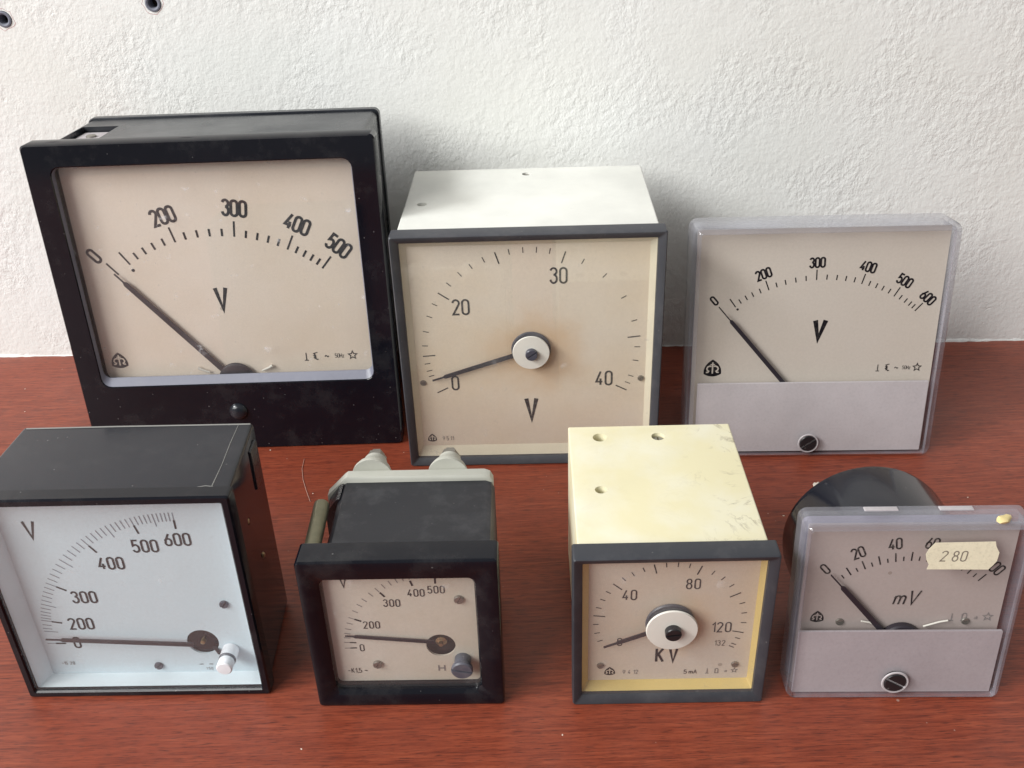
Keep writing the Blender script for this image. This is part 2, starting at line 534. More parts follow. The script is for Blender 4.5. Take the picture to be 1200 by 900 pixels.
W = 0.40
GL = {
    '0': [arc(W/2, 1 - W/2, W/2, W/2, 0, 180) + arc(W/2, W/2, W/2, W/2, 180, 360) + [(W, 1 - W/2)]],
    '1': [[(0.06, 0.74), (0.26, 1.0), (0.26, 0)]],
    '2': [arc(W/2, 0.78, W/2, 0.22, 175, -20) + [(0.02, 0.0), (W, 0.0)]],
    '3': [arc(W/2, 0.78, W/2 * .95, 0.22, 165, -90, 12), arc(W/2, 0.28, W/2, 0.28, 90, -170, 12)],
    '4': [[(0.27, 1.0), (0.0, 0.24), (W, 0.24)], [(0.27, 0.48), (0.27, 0.0)]],
    '5': [[(W * .95, 1.0), (0.05, 1.0), (0.03, 0.54)] + arc(W/2, 0.32, W/2, 0.30, 120, -10, 7) + arc(W/2, 0.24, W/2, 0.24, -5, -165, 8)],
    '6': [[(0.30, 1.0), (0.05, 0.45)] + arc(W/2, 0.22, W/2, 0.22, 180, 360, 8) + arc(W/2, 0.36, W/2, 0.22, 0, 170, 8)],
    '8': [arc(W/2, 0.77, W/2 * .88, 0.23, 90, 450, 16), arc(W/2, 0.27, W/2, 0.27, 90, 450, 16)],
    '9': [[(0.10, 0.0), (0.35, 0.55)] + arc(W/2, 0.78, W/2, 0.22, 0, 180, 8) + arc(W/2, 0.64, W/2, 0.22, 180, 350, 8)],
    'V': [[(0.0, 1.0), (0.24, 0.0), (0.48, 1.0)]],
    'K': [[(0.05, 0), (0.05, 1)], [(0.44, 1), (0.05, 0.42)], [(0.17, 0.58), (0.46, 0)]],
    'm': [[(0.0, 0), (0.0, 0.62)], [(0.0, 0.46)] + arc(0.13, 0.46, 0.13, 0.16, 180, 0, 7) + [(0.26, 0)], [(0.26, 0.46)] + arc(0.39, 0.46, 0.13, 0.16, 180, 0, 7) + [(0.52, 0)]],
    'A': [[(0, 0), (0.22, 1), (0.44, 0)], [(0.08, 0.33), (0.36, 0.33)]],
    'H': [[(0, 0), (0, 1)], [(0.42, 0), (0.42, 1)], [(0, 0.5), (0.42, 0.5)]],
    'z': [[(0, 0.62), (0.32, 0.62), (0.0, 0), (0.34, 0)]],
    ',': [[(0.1, 0.1), (0.04, -0.14)]],
    ' ': [],
    '-': [[(0.02, 0.45), (0.40, 0.45)]],
    '~': [[(0.0, 0.40), (0.10, 0.55), (0.22, 0.50), (0.34, 0.38), (0.46, 0.50)]],
    '_': [[(0, 0), (0.5, 0)], [(0.25, 0), (0.25, 1.0)]],                               # vertical mounting sign
    '*': [[(0.5 + (0.5 if k % 2 == 0 else 0.22) * sin(pi * k / 5), 0.5 + (0.5 if k % 2 == 0 else 0.22) * cos(pi * k / 5)) for k in range(11)]],
    'h': [[(0.02, 0.86), (0.42, 0.98), (0.58, 1.0)], [(0.02, 0.62), (0.36, 0.66)], [(0.02, 0.38), (0.36, 0.42)], [(0.20, 0.92), (0.18, 0.12)], [(0.30, 0.70), (0.30, 0.22), (0.42, 0.06), (0.60, 0.12)]],
    'n': [[(0.0, 0.0), (0.12, 0.0), (0.12, 0.75)] + arc(0.35, 0.75, 0.23, 0.25, 180, 0, 8) + [(0.58, 0.0), (0.70, 0.0)], [(0.12, 0.0), (0.58, 0.0)]],
    '=': [[(0, 0.08), (0.62, 0.08)], [(0.05, 0.40), (0.55, 0.40)], [(0.38, 0.62), (0.55, 0.40), (0.38, 0.2)]],
    'Q': [[(0.36, 0.02), (0.04, 0.02), (0.04, 0.98), (0.36, 0.98), (0.36, 0.02), (0.50, 0.02)]],
    'E': [[(0.02, 0.52), (0.36, 0.52)], [(0.06, 0.02), (0.04, 0.98), (0.36, 0.98), (0.36, 0.06), (0.06, 0.02)]],
}
ADV = {'1': 0.46, 'm': 0.70, 'V': 0.62, 'K': 0.64, '*': 1.15, ',': 0.2, '_': 0.62, ' ': 0.35, 'h': 0.75, '~': 0.62, 'n': 0.85, '=': 0.75, 'A': .6, 'H': .6, 'z': .5}

def ribbon(bm, pts, w, y, tr):
    """one pen stroke as a flat strip lying on the dial"""
    P = [Vector(p) for p in pts]
    n = len(P)
    L, Rr = [], []
    closed = (P[0] - P[-1]).length < 1e-5
    for i in range(n):
        a = P[i - 1] if i > 0 else (P[-2] if closed else None)
        b = P[i + 1] if i < n - 1 else (P[1] if closed else None)
        d1 = (P[i] - a).normalized() if a is not None else None
        d2 = (b - P[i]).normalized() if b is not None else None
        if d1 is None:
            d1 = d2
        if d2 is None:
            d2 = d1
        t = d1 + d2
        if t.length < 1e-4:
            t = d1
        t.normalize()
        nn = Vector((-t.y, t.x))
        k = w / 2 / max(0.45, nn.dot(Vector((-d1.y, d1.x))))
        L.append(P[i] + nn * k)
        Rr.append(P[i] - nn * k)
    vl = [bm.verts.new((tr(p)[0], y, tr(p)[1])) for p in L]
    vr = [bm.verts.new((tr(p)[0], y, tr(p)[1])) for p in Rr]
    for i in range(n - 1):
        bm.faces.new((vl[i], vl[i + 1], vr[i + 1], vr[i]))

def letters(name, text, cx, cz, h, y, material, parent, rot=0.0, sw=0.13, adv=0.56, xs=1.0, slant=0.0, label=None):
    """a printed word centred at cx, cz; rot clockwise in degrees"""
    total = 0
    pos = []
    for ch in text:
        pos.append(total)
        total += ADV.get(ch, adv) * xs if ch in ADV else adv * xs
    last = text[-1]
    wl = max([p[0] for s in GL[last] for p in s] or [0]) * xs
    width = pos[-1] + wl
    c, s = cos(R(rot)), sin(R(rot))
    bm = bmesh.new()
    k = 0
    for ch, px in zip(text, pos):
        for st in GL[ch]:
            def tr(p):
                X = (p.x - width / 2) * h
                Z = (p.y - 0.5) * h
                X += Z * slant
                return (cx + X * c + Z * s, cz - X * s + Z * c)
            ribbon(bm, [(px + a * xs, b) for a, b in st], sw, y - 0.015 * (k % 5), tr)
            k += 1
    o = finish(bm, name, material, parent)
    if label:
        o['label'] = label
    return o

def scale_marks(name, ticks, y, material, parent, piv):
    """ticks: (angle from vertical clockwise in degrees, inner radius, outer radius, width)"""
    bm = bmesh.new()
    for a, r0, r1, w in ticks:
        u = Vector((sin(R(a)), cos(R(a))))
        ribbon(bm, [Vector(piv) + u * r0, Vector(piv) + u * r1], w, y, lambda p: (p.x, p.y))
    o = finish(bm, name, material, parent)
    o['kind'] = 'stuff'
    return o

def dot(name, x, z, r, y, material, parent):
    bm = bmesh.new()
    bm.faces.new([bm.verts.new((x + r * cos(2 * pi * i / 12), y, z + r * sin(2 * pi * i / 12))) for i in range(12)])
    return finish(bm, name, material, parent)

def maker_mark(cx, cz, s, y, ink, paper, parent):
    """rounded triangular badge with two mirrored curls on a stem, left blank in the paper colour"""
    pts = []
    cs = [(0, 0.55), (-0.52, -0.38), (0.52, -0.38)]
    for i in range(3):
        a, b = Vector(cs[i]), Vector(cs[(i + 1) % 3])
        mid = (a + b) / 2
        o = mid.normalized() * 0.17
        for k in range(8):
            t = k / 8
            p = a * (1 - t) + b * t + o * (4 * t * (1 - t))
            pts.append(p)
    bm = bmesh.new()
    bm.faces.new([bm.verts.new((cx + p.x * s, y, cz + p.y * s)) for p in pts])
    m = finish(bm, 'maker_mark', ink, parent)
    bm = bmesh.new()
    tr = lambda p: (cx + p.x * s, cz + p.y * s)
    ribbon(bm, [(0, 0.36), (0, -0.36)], 0.085, y - 0.03, tr)
    ribbon(bm, [(-0.13, 0.22), (0.13, 0.22)], 0.07, y - 0.045, tr)
    for sg in (-1, 1):
        ribbon(bm, [(sg * a, b) for a, b in [(0.06, 0.10), (0.16, 0.13), (0.28, 0.08), (0.34, -0.04), (0.30, -0.15), (0.22, -0.20), (0.26, -0.27), (0.38, -0.28)]], 0.085, y - 0.06 - 0.01 * sg, tr)
    finish(bm, 'maker_mark_figure', paper, parent)
    return m

def pointer(piv, tip, thick_end, wt, w, y, parent, tail=0):
    """needle: broad arm from the pivot, fine wire to the tip"""
    p, t, e = Vector(piv), Vector(tip), Vector(thick_end)
    d = (t - p).normalized()
    n = Vector((-d.y, d.x))
    e = p + d * (e - p).dot(d)
    s = p - d * tail
    out = [s + n * w * 0.6, e + n * w * .5 - d * w * .6, e + n * wt / 2, t + n * wt / 2, t - n * wt / 2, e - n * wt / 2, e - n * w * .5 - d * w * .6, s - n * w * 0.6]
    return finish(prism([(q.x, q.y) for q in out], y - 0.3, y + 0.3), 'pointer', 'pointer_black', parent, 20)

def slotted_screw(name, cx, cz, r, y0, y1, material, parent, ang=30, prof=None, label=None):
    """screw head facing the viewer (front at y0) with a cut slot"""
    bm = lathe(cx, cz, prof or [(r * .85, y1), (r, y1 - .15), (r, y0 + 0.35), (r * .9, y0)], 28)
    o = finish(bm, name, material, parent)
    c, s = cos(R(ang)), sin(R(ang))
    hw, hl, dp = r * 0.11, r * 1.3, min(0.7, (y1 - y0) * 0.5)
    pts = [(cx + x * c - z * s, cz + x * s + z * c) for x, z in ((-hl, -hw), (hl, -hw), (hl, hw), (-hl, hw))]
    cut(o, [prism(pts, y0 - 1, y0 + dp)])
    if label:
        o['label'] = label
    return o

def thing(name, label, cat, loc, yaw=0, tilt=0, group=None):
    o = bpy.data.objects.new(name, None)
    o.empty_display_size = 0.02
    C.objects.link(o)
    o.location = [v * MM for v in loc]
    o.rotation_euler = (-R(tilt), 0, R(yaw))
    o['label'] = label
    o['category'] = cat
    if group:
        o['group'] = group
    return o

def tag(o, label, cat, group=None):
    o['label'] = label
    o['category'] = cat
    if group:
        o['group'] = group
    return o

def ring_bezel(x0, x1, z0, z1, r, prof, ir, parent, material, rects=None):
    """frame swept round a rounded rectangle; prof = list of (inset l,r,top,bottom or one number, y)"""
    loops = []
    for ins, y, rr in prof:
        if isinstance(ins, (int, float)):
            ins = (ins,) * 4
        loops.append(rrect(x0 + ins[0], x1 - ins[1], z0 + ins[3], z1 - ins[2], rr, y, 5))
    return finish(loft(loops, closed=True), 'bezel', material, parent)

def pane(x0, x1, z0, z1, y, parent, material='pane_clear', t=1.2, r=0.5):
    return finish(rbox(x0, x1, z0, z1, y, y + t, r, 0.15), 'glass_pane', material, parent)

def dial_plate(x0, x1, z0, z1, y, material, parent):
    return finish(rbox(x0, x1, z0, z1, y, y + 0.8, 0.5, 0.1), 'dial', material, parent)

# ------------------------------------------------------------------ the setting
WY, WS = 548.84, -0.04367
wall_rot = math.atan(WS)

def struct(o):
    o['kind'] = 'structure'
    return o

bm = bmesh.new()
bmesh.ops.create_cube(bm, size=1)
for v in bm.verts:
    v.co = Vector((v.co.x * 1900, v.co.y * 1000 + 30, v.co.z * 28 - 14))
table = struct(finish(bm, 'table_top', 'mahogany_laminate', None, 30))
table.location = (0, 0.06, 0)

wall_bm = bmesh.new()
bmesh.ops.create_cube(wall_bm, size=1)
for v in wall_bm.verts:
    v.co = Vector((v.co.x * 1900, v.co.y * 60 + 30, v.co.z * 760 + 350))
wall = struct(finish(wall_bm, 'wall', 'white_plaster', None, 30))
wall.location = (0, WY * MM, 0)
wall.rotation_euler = (0, 0, wall_rot)

# uneven bead of plaster where the wall meets the table
rb = random.Random(5)
bm = bmesh.new()
prev = None
n = 420
for i in range(n + 1):
    x = -600 + 1200 * i / n
    hgt = 1.3 + 0.8 * sin(x * 0.05) + rb.uniform(-0.7, 0.9)
    dep = 0.9 + 0.5 * sin(x * 0.031 + 1) + rb.uniform(-0.35, 0.5)
    ring = [bm.verts.new(p) for p in ((x, -max(dep, .3), 0.02), (x, -max(dep, .3) * 0.7, max(hgt, .5) * 0.55), (x, 0.6, max(hgt, .5)), (x, 0.6, 0.02))]
    if prev:
        for k in range(3):
            bm.faces.new((prev[k], prev[k + 1], ring[k + 1], ring[k]))
    prev = ring
finish(bm, 'plaster_seam', 'white_plaster', wall, 60)

PLUG = [(-268.3, 208.6), (-184.9, 214.4)]
cut(wall, [lathe(x / cos(wall_rot), z, [(4.6, -5), (4.4, 0.5), (3.6, 1.5), (3.2, 14)], 20) for x, z in PLUG])
PLUG_LABEL = ['grey plastic wall plug in chipped plaster, off to one side of the large black voltmeter', 'grey plastic wall plug in chipped plaster, straight above the large black voltmeter']
for (x, z), plug_label in zip(PLUG, PLUG_LABEL):
    yy = WY + WS * x
    t = thing('wall_plug', plug_label, 'wall plug', (x, yy, z), math.degrees(wall_rot), 0, 'wall plugs in the plaster')
    finish(loft([[(r_ * cos(2 * pi * k / 24), y_, r_ * sin(2 * pi * k / 24)) for k in range(24)] for r_, y_ in [(2.3, 9), (3.15, 9), (3.15, 1.4), (4.1, 0.6), (4.2, -0.5), (3.4, -0.7), (2.6, -0.3), (2.3, 1.0)]], closed=True), 'sleeve', 'plug_grey', t)
    finish(lathe(0, 0, [(2.25, 8.5), (2.25, 6.0), (0.3, 5.8)], 20), 'plug_hole_dark', 'dark_lining', t)  # dark disc in the bore, standing for the shade inside the hole
    bm = bmesh.new()
    pts = [(5.0 + 1.6 * random.random()) for k in range(18)]
    lp = [[(f * (r_ if f > .5 else 1) * cos(2 * pi * k / 18), yq, f * (r_ if f > .5 else 1) * sin(2 * pi * k / 18)) for k, r_ in enumerate(pts)] for f, yq in ((1.0, -0.06), (0.86, 0.15))]
    finish(loft(lp, cap0=False, cap1=False, bm=bm), 'chipped_rim', 'brick_chip', t)

# ------------------------------------------------------------------ 1: large black voltmeter
def meter_large():
    t = thing('voltmeter', 'largest voltmeter, glossy black bezel, cream dial reading 0 to 500 V', 'voltmeter', (-145.5, 445.6, 0), -0.6, 4.0)
    h = 84.5
    case = finish(rbox(-76, 78, 6, 167, 12.5, 70, 3.0, 0.6), 'case', 'black_case', t)
    cut(case, [rbox(-73, -54, 150, 175, 21, 49, 1, .2), rbox(70, 90, 120, 157, 22, 30, 1, .2)])
    finish(rbox(-77, 79, 5.8, 168, 66, 72, 3.2, 0.5), 'rear_lip', 'black_case', case)
    finish(rbox(-71.5, -55, 152, 164.5, 24, 47, .5, .2), 'terminal_strip', 'lavender_panel', case)
    finish(lathe(-64, 36, [(0.5, 164), (2.6, 164.3), (2.6, 165.2), (2.0, 165.6)], 16, axis='z'), 'terminal_screw', 'steel_dull', case)
    ring_bezel(-h, h, 0, 169, 2.5, [(1.5, 12.5, 2), (0.0, 11.5, 2.5), (0, 1.0, 2.5), (0.7, 0, 2.4),
               ((11.9, 11.7, 10.6, 39.6), 0, 5), ((12.2, 12.0, 11.0, 40.0), .3, 4.8), ((12.2, 12.0, 11.0, 40.0), 11.8, 4.8), (5, 12.5, 2)], 3, t, 'black_bakelite')
    finish(loft([rrect(-72.2, 72.4, 40.1, 157.9, 4.7, .5), rrect(-71.8, 71.6, 44.2, 157.4, 3.8, 3.1), rrect(-71.8, 71.6, 44.2, 157.4, 3.8, 3.5), rrect(-72.2, 72.4, 40.1, 157.9, 4.7, 3.6)], closed=True), 'window_lip', 'lip_grey', t)
    pane(-72.0, 72.2, 40.4, 157.7, 3.8, t, 'pane_spotted', 1.4, 3)
    d = dial_plate(-76, 76, 40, 160, 9, 'dial_cream', t)
    y = 8.9
    piv = (-2.05, 36.65)
    maj = [-39.5, -33.4, -14.1, 7.1, 26.0, 39.7]
    mnr = [-29.6, -25.9, -22.1, -18.1, -10.1, -5.7, -1.4, 2.9, 11.1, 15.0, 18.8, 22.4, 29.0, 31.9, 34.7, 37.3]
    k = 82.07 / 83.49
    scale_marks('scale_marks', [(a, 82.1, 90.2, .95) for a in maj] + [(a, 82.1, 86.0, 1.1) for a in mnr], y, 'ink_black', d, piv)
    dot('scale_dot', -46.4, 102.1, 0.9, y, 'ink_black', d)
    for s, x, z in (('0', -64.7, 110.3), ('200', -25.9, 130.0), ('300', 10.3, 132.8), ('400', 40.7, 123.5), ('500', 60.1, 111.4)):
        letters('numeral', s, x, z, 7.8, y, 'ink_black', d, math.degrees(math.atan2(x - piv[0], z - piv[1])), 0.18, 0.55)
    letters('unit_letter', 'V', -3.7, 85.0, 12.0, y, 'ink_black', d, 0, 0.175, xs=0.95)
    maker_mark(-64.4, 51.7, 8.4, y, 'ink_black', 'dial_cream', d)
    for s, x, hh in (('_', 35.9, 4.4), ('h', 40.9, 4.4), ('~', 46.9, 4.6), ('50Hz', 53.7, 2.3), ('*', 60.7, 4.8)):
        letters('spec_symbol', s, x, 50.4, hh, y, 'ink_soft', d, 0, 0.12)
    pointer(piv, (-55.7, 101.1), (-51.8, 96.6), 0.75, 2.5, 6.9, t)
    finish(lathe(-2.2, 39.2, [(0.1, 5.35), (8.6, 5.5), (9.6, 6.0), (9.8, 7.0), (6, 8.6)], 36), 'hub_cover', 'pointer_black', t)
    for sx, x in ((-1, -20.5), (1, 15.5)):
        finish(tube([(x - sx * 4, 7.4, 43.6), (x, 7.6, 45.2), (x + sx * 2, 7.6, 46.4)], 0.7, 8, taper=[.6, 1, 1.2]), 'spring_arm', 'nylon_grey', t)
    finish(lathe(-2.5, 23.2, [(5.0, 0.3), (4.9, -0.4), (4.2, -1.5), (2.8, -2.3), (1.0, -2.6)], 32), 'zero_adjuster', 'black_case', t)
    return t

# ------------------------------------------------------------------ 2: square white-bodied 40 V meter
def meter_forty():
    t = thing('voltmeter', 'voltmeter with white metal box body, grey frame, beige dial reading 0 to 40 V', 'voltmeter', (9.64, 420.45, 0), -1.83, 0.24)
    h = 64.8
    body = finish(rbox(-63, 63, 1.0, 126.0, 10, 107, 0.9, 0.3), 'case', 'white_enamel', t)
    holes = [(-54, 53, 2.6), (-0.5, 97, 2.5)]
    cut(body, [lathe(x, y_, [(r, 119), (r, 128)], 20, axis='z') for x, y_, r in holes])
    finish(lathe(holes[0][0], holes[0][1], [(2.5, 119.3), (2.5, 122.5), (2.0, 122.8)], 20, axis='z'), 'case_screw_or_dark_disc', 'steel_olive', body)  # dark olive disc added to deepen the shade in this hole
    for x, y_, r in holes[1:]:
        o = finish(lathe(x, y_, [(2.2, 119.5), (2.2, 124.6), (1.8, 125.2)], 20, axis='z'), 'case_screw_or_dark_disc', 'steel_dull', body)
        cut(o, [rbox(x - 3, x + 3, 124.5, 127, y_ - .3, y_ + .3, .05, .02)])
    ring_bezel(-h, h, 0, 129.6, 1.0, [(1.2, 10, 1), (0, 9.6, 1.2), (0, .8, 1.2), (.5, 0, 1.2), (1.0, 0, 1), (4.0, 2.2, .6), (4.2, 8.6, .6), (4, 10, .6)], 1, t, 'charcoal_frame')
    pane(-61.2, 61.2, 3.6, 126.0, 2.4, t)
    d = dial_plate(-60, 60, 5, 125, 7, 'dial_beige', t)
    finish(loft([rrect(-60.6, 60.6, 4.2, 125.4, .5, 3.7), rrect(-57.8, 57.8, 8.6, 122, .5, 6.93), rrect(-57.8, 57.8, 8.6, 122, .5, 6.98), rrect(-60.6, 60.6, 4.2, 125.4, .5, 6.97)], closed=True), 'dial_surround', 'cream_surround', t)
    y = 6.9
    piv = (0.3, 66.0)
    maj = [-117.0, -93.4, -54.6, -17.2, 18.7, 84.0, 117.7]
    mnr = [-106.1, -102.7, -98.2, -87.1, -78.5, -69.2, -61.4, -47.3, -39.0, -31.7, -24.1, -10.2, -3.0, 4.0, 10.9, 29.0, 43.0, 59.2, 74.3, 90.4, 98.8, 108.7, 113.3]
    scale_marks('scale_marks', [(a, 48.3, 54.6, .62) for a in maj] + [(a, 51.6, 54.5, .45) for a in mnr], y, 'ink_soft', d, piv)
    for s, x, z in (('20', -33.6, 89.7), ('30', 14.3, 105.4), ('0', -38.8, 46.8), ('40', 37.0, 47.9)):
        letters('numeral', s, x, z, 7.8, y, 'ink_soft', d, 0, 0.125, 0.60)
    letters('unit_letter', 'V', -0.2, 30.3, 12.7, y, 'ink_soft', d, 0, 0.17, xs=0.85)
    maker_mark(-53.0, 13.6, 4.5, y, 'ink_soft', 'dial_beige', d)
    letters('serial_number', '9511', -44.6, 13.0, 2.3, y, 'ink_faint', d, 0, 0.12, 0.85)
    for x, z in ((-55.2, 47.4), (55.6, 47.6)):
        slotted_screw('dial_screw', x, z, 1.6, 6.2, 7.0, 'steel_dull', d, 40)
    pointer(piv, (-50.1, 49.6), (-44.7, 51.8), 0.8, 2.0, 5.0, t)
    finish(lathe(*piv, [(2, 6.8), (9.6, 6.6), (9.9, 5.9), (9.5, 5.3)], 40), 'pointer_hub', 'screw_grey', t)
    finish(lathe(0.35, 66.3, [(4, 2.5), (8.8, 2.35), (9.2, 2.0), (9.0, 1.4), (4, 1.2)], 40), 'hub_disc', 'nylon_grey', t)
    slotted_screw('zero_adjuster', 0.5, 66.1, 3.0, -1.1, 2.0, 'screw_grey', t, 35)
    return t

# ------------------------------------------------------------------ 3 and 7: clear acrylic fronted meters
def acrylic_cover(x0, x1, z0, z1, bev, botbev, depth, wall_t, t, slots=()):
    rr = bev + 1.2
    outer = [rrect(x0, x1, z0, z1, rr, depth, 6), rrect(x0, x1, z0, z1, rr, bev, 6)]
    for a in (30, 60, 90):
        s = bev * (1 - cos(R(a)))
        yb = bev * (1 - sin(R(a)))
        outer.append(rrect(x0 + s, x1 - s, z0 + s * botbev, z1 - s, max(rr - s, .6), yb, 6))
    w = wall_t
    inner = [rrect(x0 + bev + .3, x1 - bev - .3, z0 + bev * botbev + .3, z1 - bev - .3, 1.0, w, 6), rrect(x0 + w, x1 - w, z0 + w, z1 - w, rr - w * .7, bev, 6), rrect(x0 + w, x1 - w, z0 + w, z1 - w, rr - w * .7, depth, 6)]
    o = finish(loft(outer + inner, closed=True), 'acrylic_cover', 'acrylic_cover', t, 30)
    o.data.materials.append(MATS['acrylic_rim'])      # the sides are scuffed and cloudier than the face
    for p in o.data.polygons:
        if abs(p.normal.y) < 0.6:
            p.material_index = 1
    return o

def meter_acrylic_large():
    t = thing('voltmeter', 'clear acrylic fronted voltmeter, lavender lower panel, dial reading 0 to 600 V', 'voltmeter', (153.94, 417.5, 0), -2.65, 8.05)
    acrylic_cover(-64.5, 63.5, 0, 124, 3.6, 0.5, 21, 2.0, t)
    finish(rbox(-59.5, 58.5, 2.0, 112, 21.2, 24.5, 4, .4), 'base_plate', 'base_grey', t)
    finish(rbox(-45, 45, 9.4, 92, 24.5, 66, 3, .6), 'case', 'black_case', t)
    d = dial_plate(-61.6, 60.6, 3, 121.0, 8, 'dial_grey_beige', t)
    finish(rbox(-58, 57, 4, 115, 8.9, 21.0, 1, .2), 'dial_support', 'base_grey', t)
    finish(rbox(-59.0, 58.0, 2.8, 41.8, 2.2, 3.6, .6, .15), 'lower_panel', 'lavender_panel', t)
    y = 7.9
    piv = (1.26, 21.8)
    maj = [-40.4, -35.5, -21.2, -2.6, 15.1, 29.2, 40.0]
    mnr = [-32.9, -30.2, -27.5, -24.4, -17.9, -14.4, -10.5, -6.6, 1.3, 5.1, 8.6, 12.0, 18.0, 20.9, 23.6, 26.5, 31.7, 34.2, 36.4, 38.2]
    scale_marks('scale_marks', [(a * 1.0, 72.9, 78.2, .55) for a in maj] + [(a, 72.9, 75.5, .55) for a in mnr], y, 'ink_black', d, piv)
    dot('scale_dot', -40.0, 79.9, 0.6, y, 'ink_black', d)
    for s, x, z in (('0', -51.9, 84.6), ('200', -28.3, 98.1), ('300', -2.4, 103.5), ('400', 22.7, 100.9), ('500', 41.3, 93.4), ('600', 53.7, 84.5)):
        letters('numeral', s, x, z, 4.75, y, 'ink_black', d, math.degrees(math.atan2(x - piv[0], z - piv[1])), 0.19, 0.56)
    letters('unit_letter', 'V', 1.7, 68.5, 9.8, y, 'ink_black', d, 0, 0.25, xs=1.1, slant=0.06)
    maker_mark(-50.9, 48.3, 8.6, y, 'ink_black', 'dial_grey_beige', d)
    for s, x, hh in (('_', 33.3, 3.6), ('h', 38.0, 3.8), ('~', 42.7, 4.0), ('50Hz', 47.8, 1.9), ('*', 53.1, 4.2)):
        letters('spec_symbol', s, x, 47.2, hh, y, 'ink_soft', d, 0, 0.12)
    pointer(piv, (-46.8, 78.6), (-43.9, 75.2), 0.55, 1.9, 5.0, t)
    slotted_screw('zero_adjuster', -0.5, 8.3, 4.4, -0.5, 1.9, 'screw_black', t, 35)
    finish(lathe(-0.5, 8.3, [(4.5, 0.1), (4.6, -0.25), (5.1, -0.3), (5.4, 0.1)], 36), 'adjuster_rim', 'lavender_panel', t)
    return t

def meter_millivolt():
    t = thing('millivoltmeter', 'clear acrylic fronted millivoltmeter with 280 price sticker and round black rear barrel', 'millivoltmeter', (141.12, 257.2, 0), -2.48, 5.0)
    acrylic_cover(-40.0, 40.8, 0, 79.6, 2.1, 0.5, 12.5, 1.6, t)
    finish(rbox(-37.6, 37.4, 1.0, 74.5, 12.6, 14.6, 2.5, .3), 'base_plate', 'base_grey', t)
    for x in (-11.2, 15.4):
        finish(rbox(x - 6.0, x + 6.0, 79.4, 80.1, 9.4, 11.6, .3, .1), 'cover_clip', 'lavender_panel', t)
    c = finish(lathe(0, 39, [(31, 14.6), (33.2, 15.4), (33.6, 50), (33.0, 53.2), (31.5, 54.6), (5, 54.8)], 64), 'barrel', 'black_lacquer', t)
    c['label'] = 'round black barrel at the rear'
    d = dial_plate(-37.4, 37.2, 3, 76.5, 6, 'dial_mauve', t)
    finish(rbox(-36, 36, 4, 75, 6.9, 12.4, 1, .2), 'dial_support', 'base_grey', t)
    finish(rbox(-37.6, 37.4, 1.9, 31.4, 1.8, 2.8, .5, .1), 'lower_panel', 'mauve_panel', t)
    y = 5.9
    piv = (1.09, 21.12)
    maj = [-40.6 + 8.06 * i for i in range(11)]
    mnr = [-36.6 + 8.06 * i for i in range(10)]
    scale_marks('scale_marks', [(a, 39.2, 43.1, .5) for a in maj] + [(a, 39.3, 41.2, .45) for a in mnr], y, 'ink_soft', d, piv)
    for s, a in (('0', -40.6), ('20', -24.6), ('40', -8.4), ('60', 7.7), ('80', 23.8), ('100', 40.0)):
        rr = 47.2
        letters('numeral', s, piv[0] + rr * sin(R(a)), piv[1] + rr * cos(R(a)), 4.5, y, 'ink_soft', d, a, 0.14, 0.56)
    letters('unit_letters', 'mV', 1.8, 43.8, 6.2, y, 'ink_soft', d, 0, 0.11, xs=1.15, slant=0.2)
    maker_mark(-30.3, 35.2, 4.8, y, 'ink_soft', 'dial_mauve', d)
    for s, x, hh in (('_', 19.5, 3.4), ('n', 24.1, 3.4), ('=', 28.4, 2.2), ('*', 32.7, 3.6)):
        letters('spec_symbol', s, x, 34.6, hh, y, 'ink_faint', d, 0, 0.13)
    for x in (-21.8, 24.7):
        slotted_screw('dial_screw', x, 27.8 + 5, 1.5, 5.3, 6.0, 'steel_dull', d, 20)
    pointer(piv, (-27.9, 55.7), (-23.6, 50.5), 0.45, 1.8, 4.0, t)
    finish(lathe(1.2, 24.6, [(0.1, 3.0), (7.4, 3.1), (8.0, 3.6), (8.0, 5.5)], 36), 'hub_cover', 'pointer_black', t)
    for sx, x in ((-1, -14), (1, 18)):
        finish(tube([(1.2 + sx * 8, 5.0, 31), (x - sx * 3, 5.1, 33.0), (x, 5.1, 33.6)], 0.35, 8), 'spring_arm', 'nylon_grey', t)
    slotted_screw('zero_adjuster', 0.4, 8.2, 4.2, -0.5, 1.7, 'screw_black', t, -30)
    finish(lathe(0.4, 8.2, [(4.3, 0.1), (4.4, -0.2), (4.9, -0.25), (5.2, 0.1)], 36), 'adjuster_rim', 'lavender_panel', t)
    st = finish(prism([(2.9, 67.6), (3.7, 69.8), (5.5, 72.4), (26.3, 72.7), (26.9, 70.6), (28.4, 68.0), (28.2, 64.4), (27.2, 62.6), (25.8, 60.7), (4.2, 61.0), (4.6, 63.0), (3.5, 65.0)], -0.14, -0.02), 'price_sticker', 'sticker_paper', t)
    st['label'] = 'cream price sticker printed 280'
    letters('printed_price', '2', 9.4, 66.7, 4.2, -0.17, 'ink_sticker', st, 0, 0.11, xs=1.15, slant=0.15)
    letters('printed_price', '80', 14.9, 66.6, 4.2, -0.17, 'ink_sticker', st, 0, 0.11, 0.64, xs=1.1, slant=0.1)
    return t

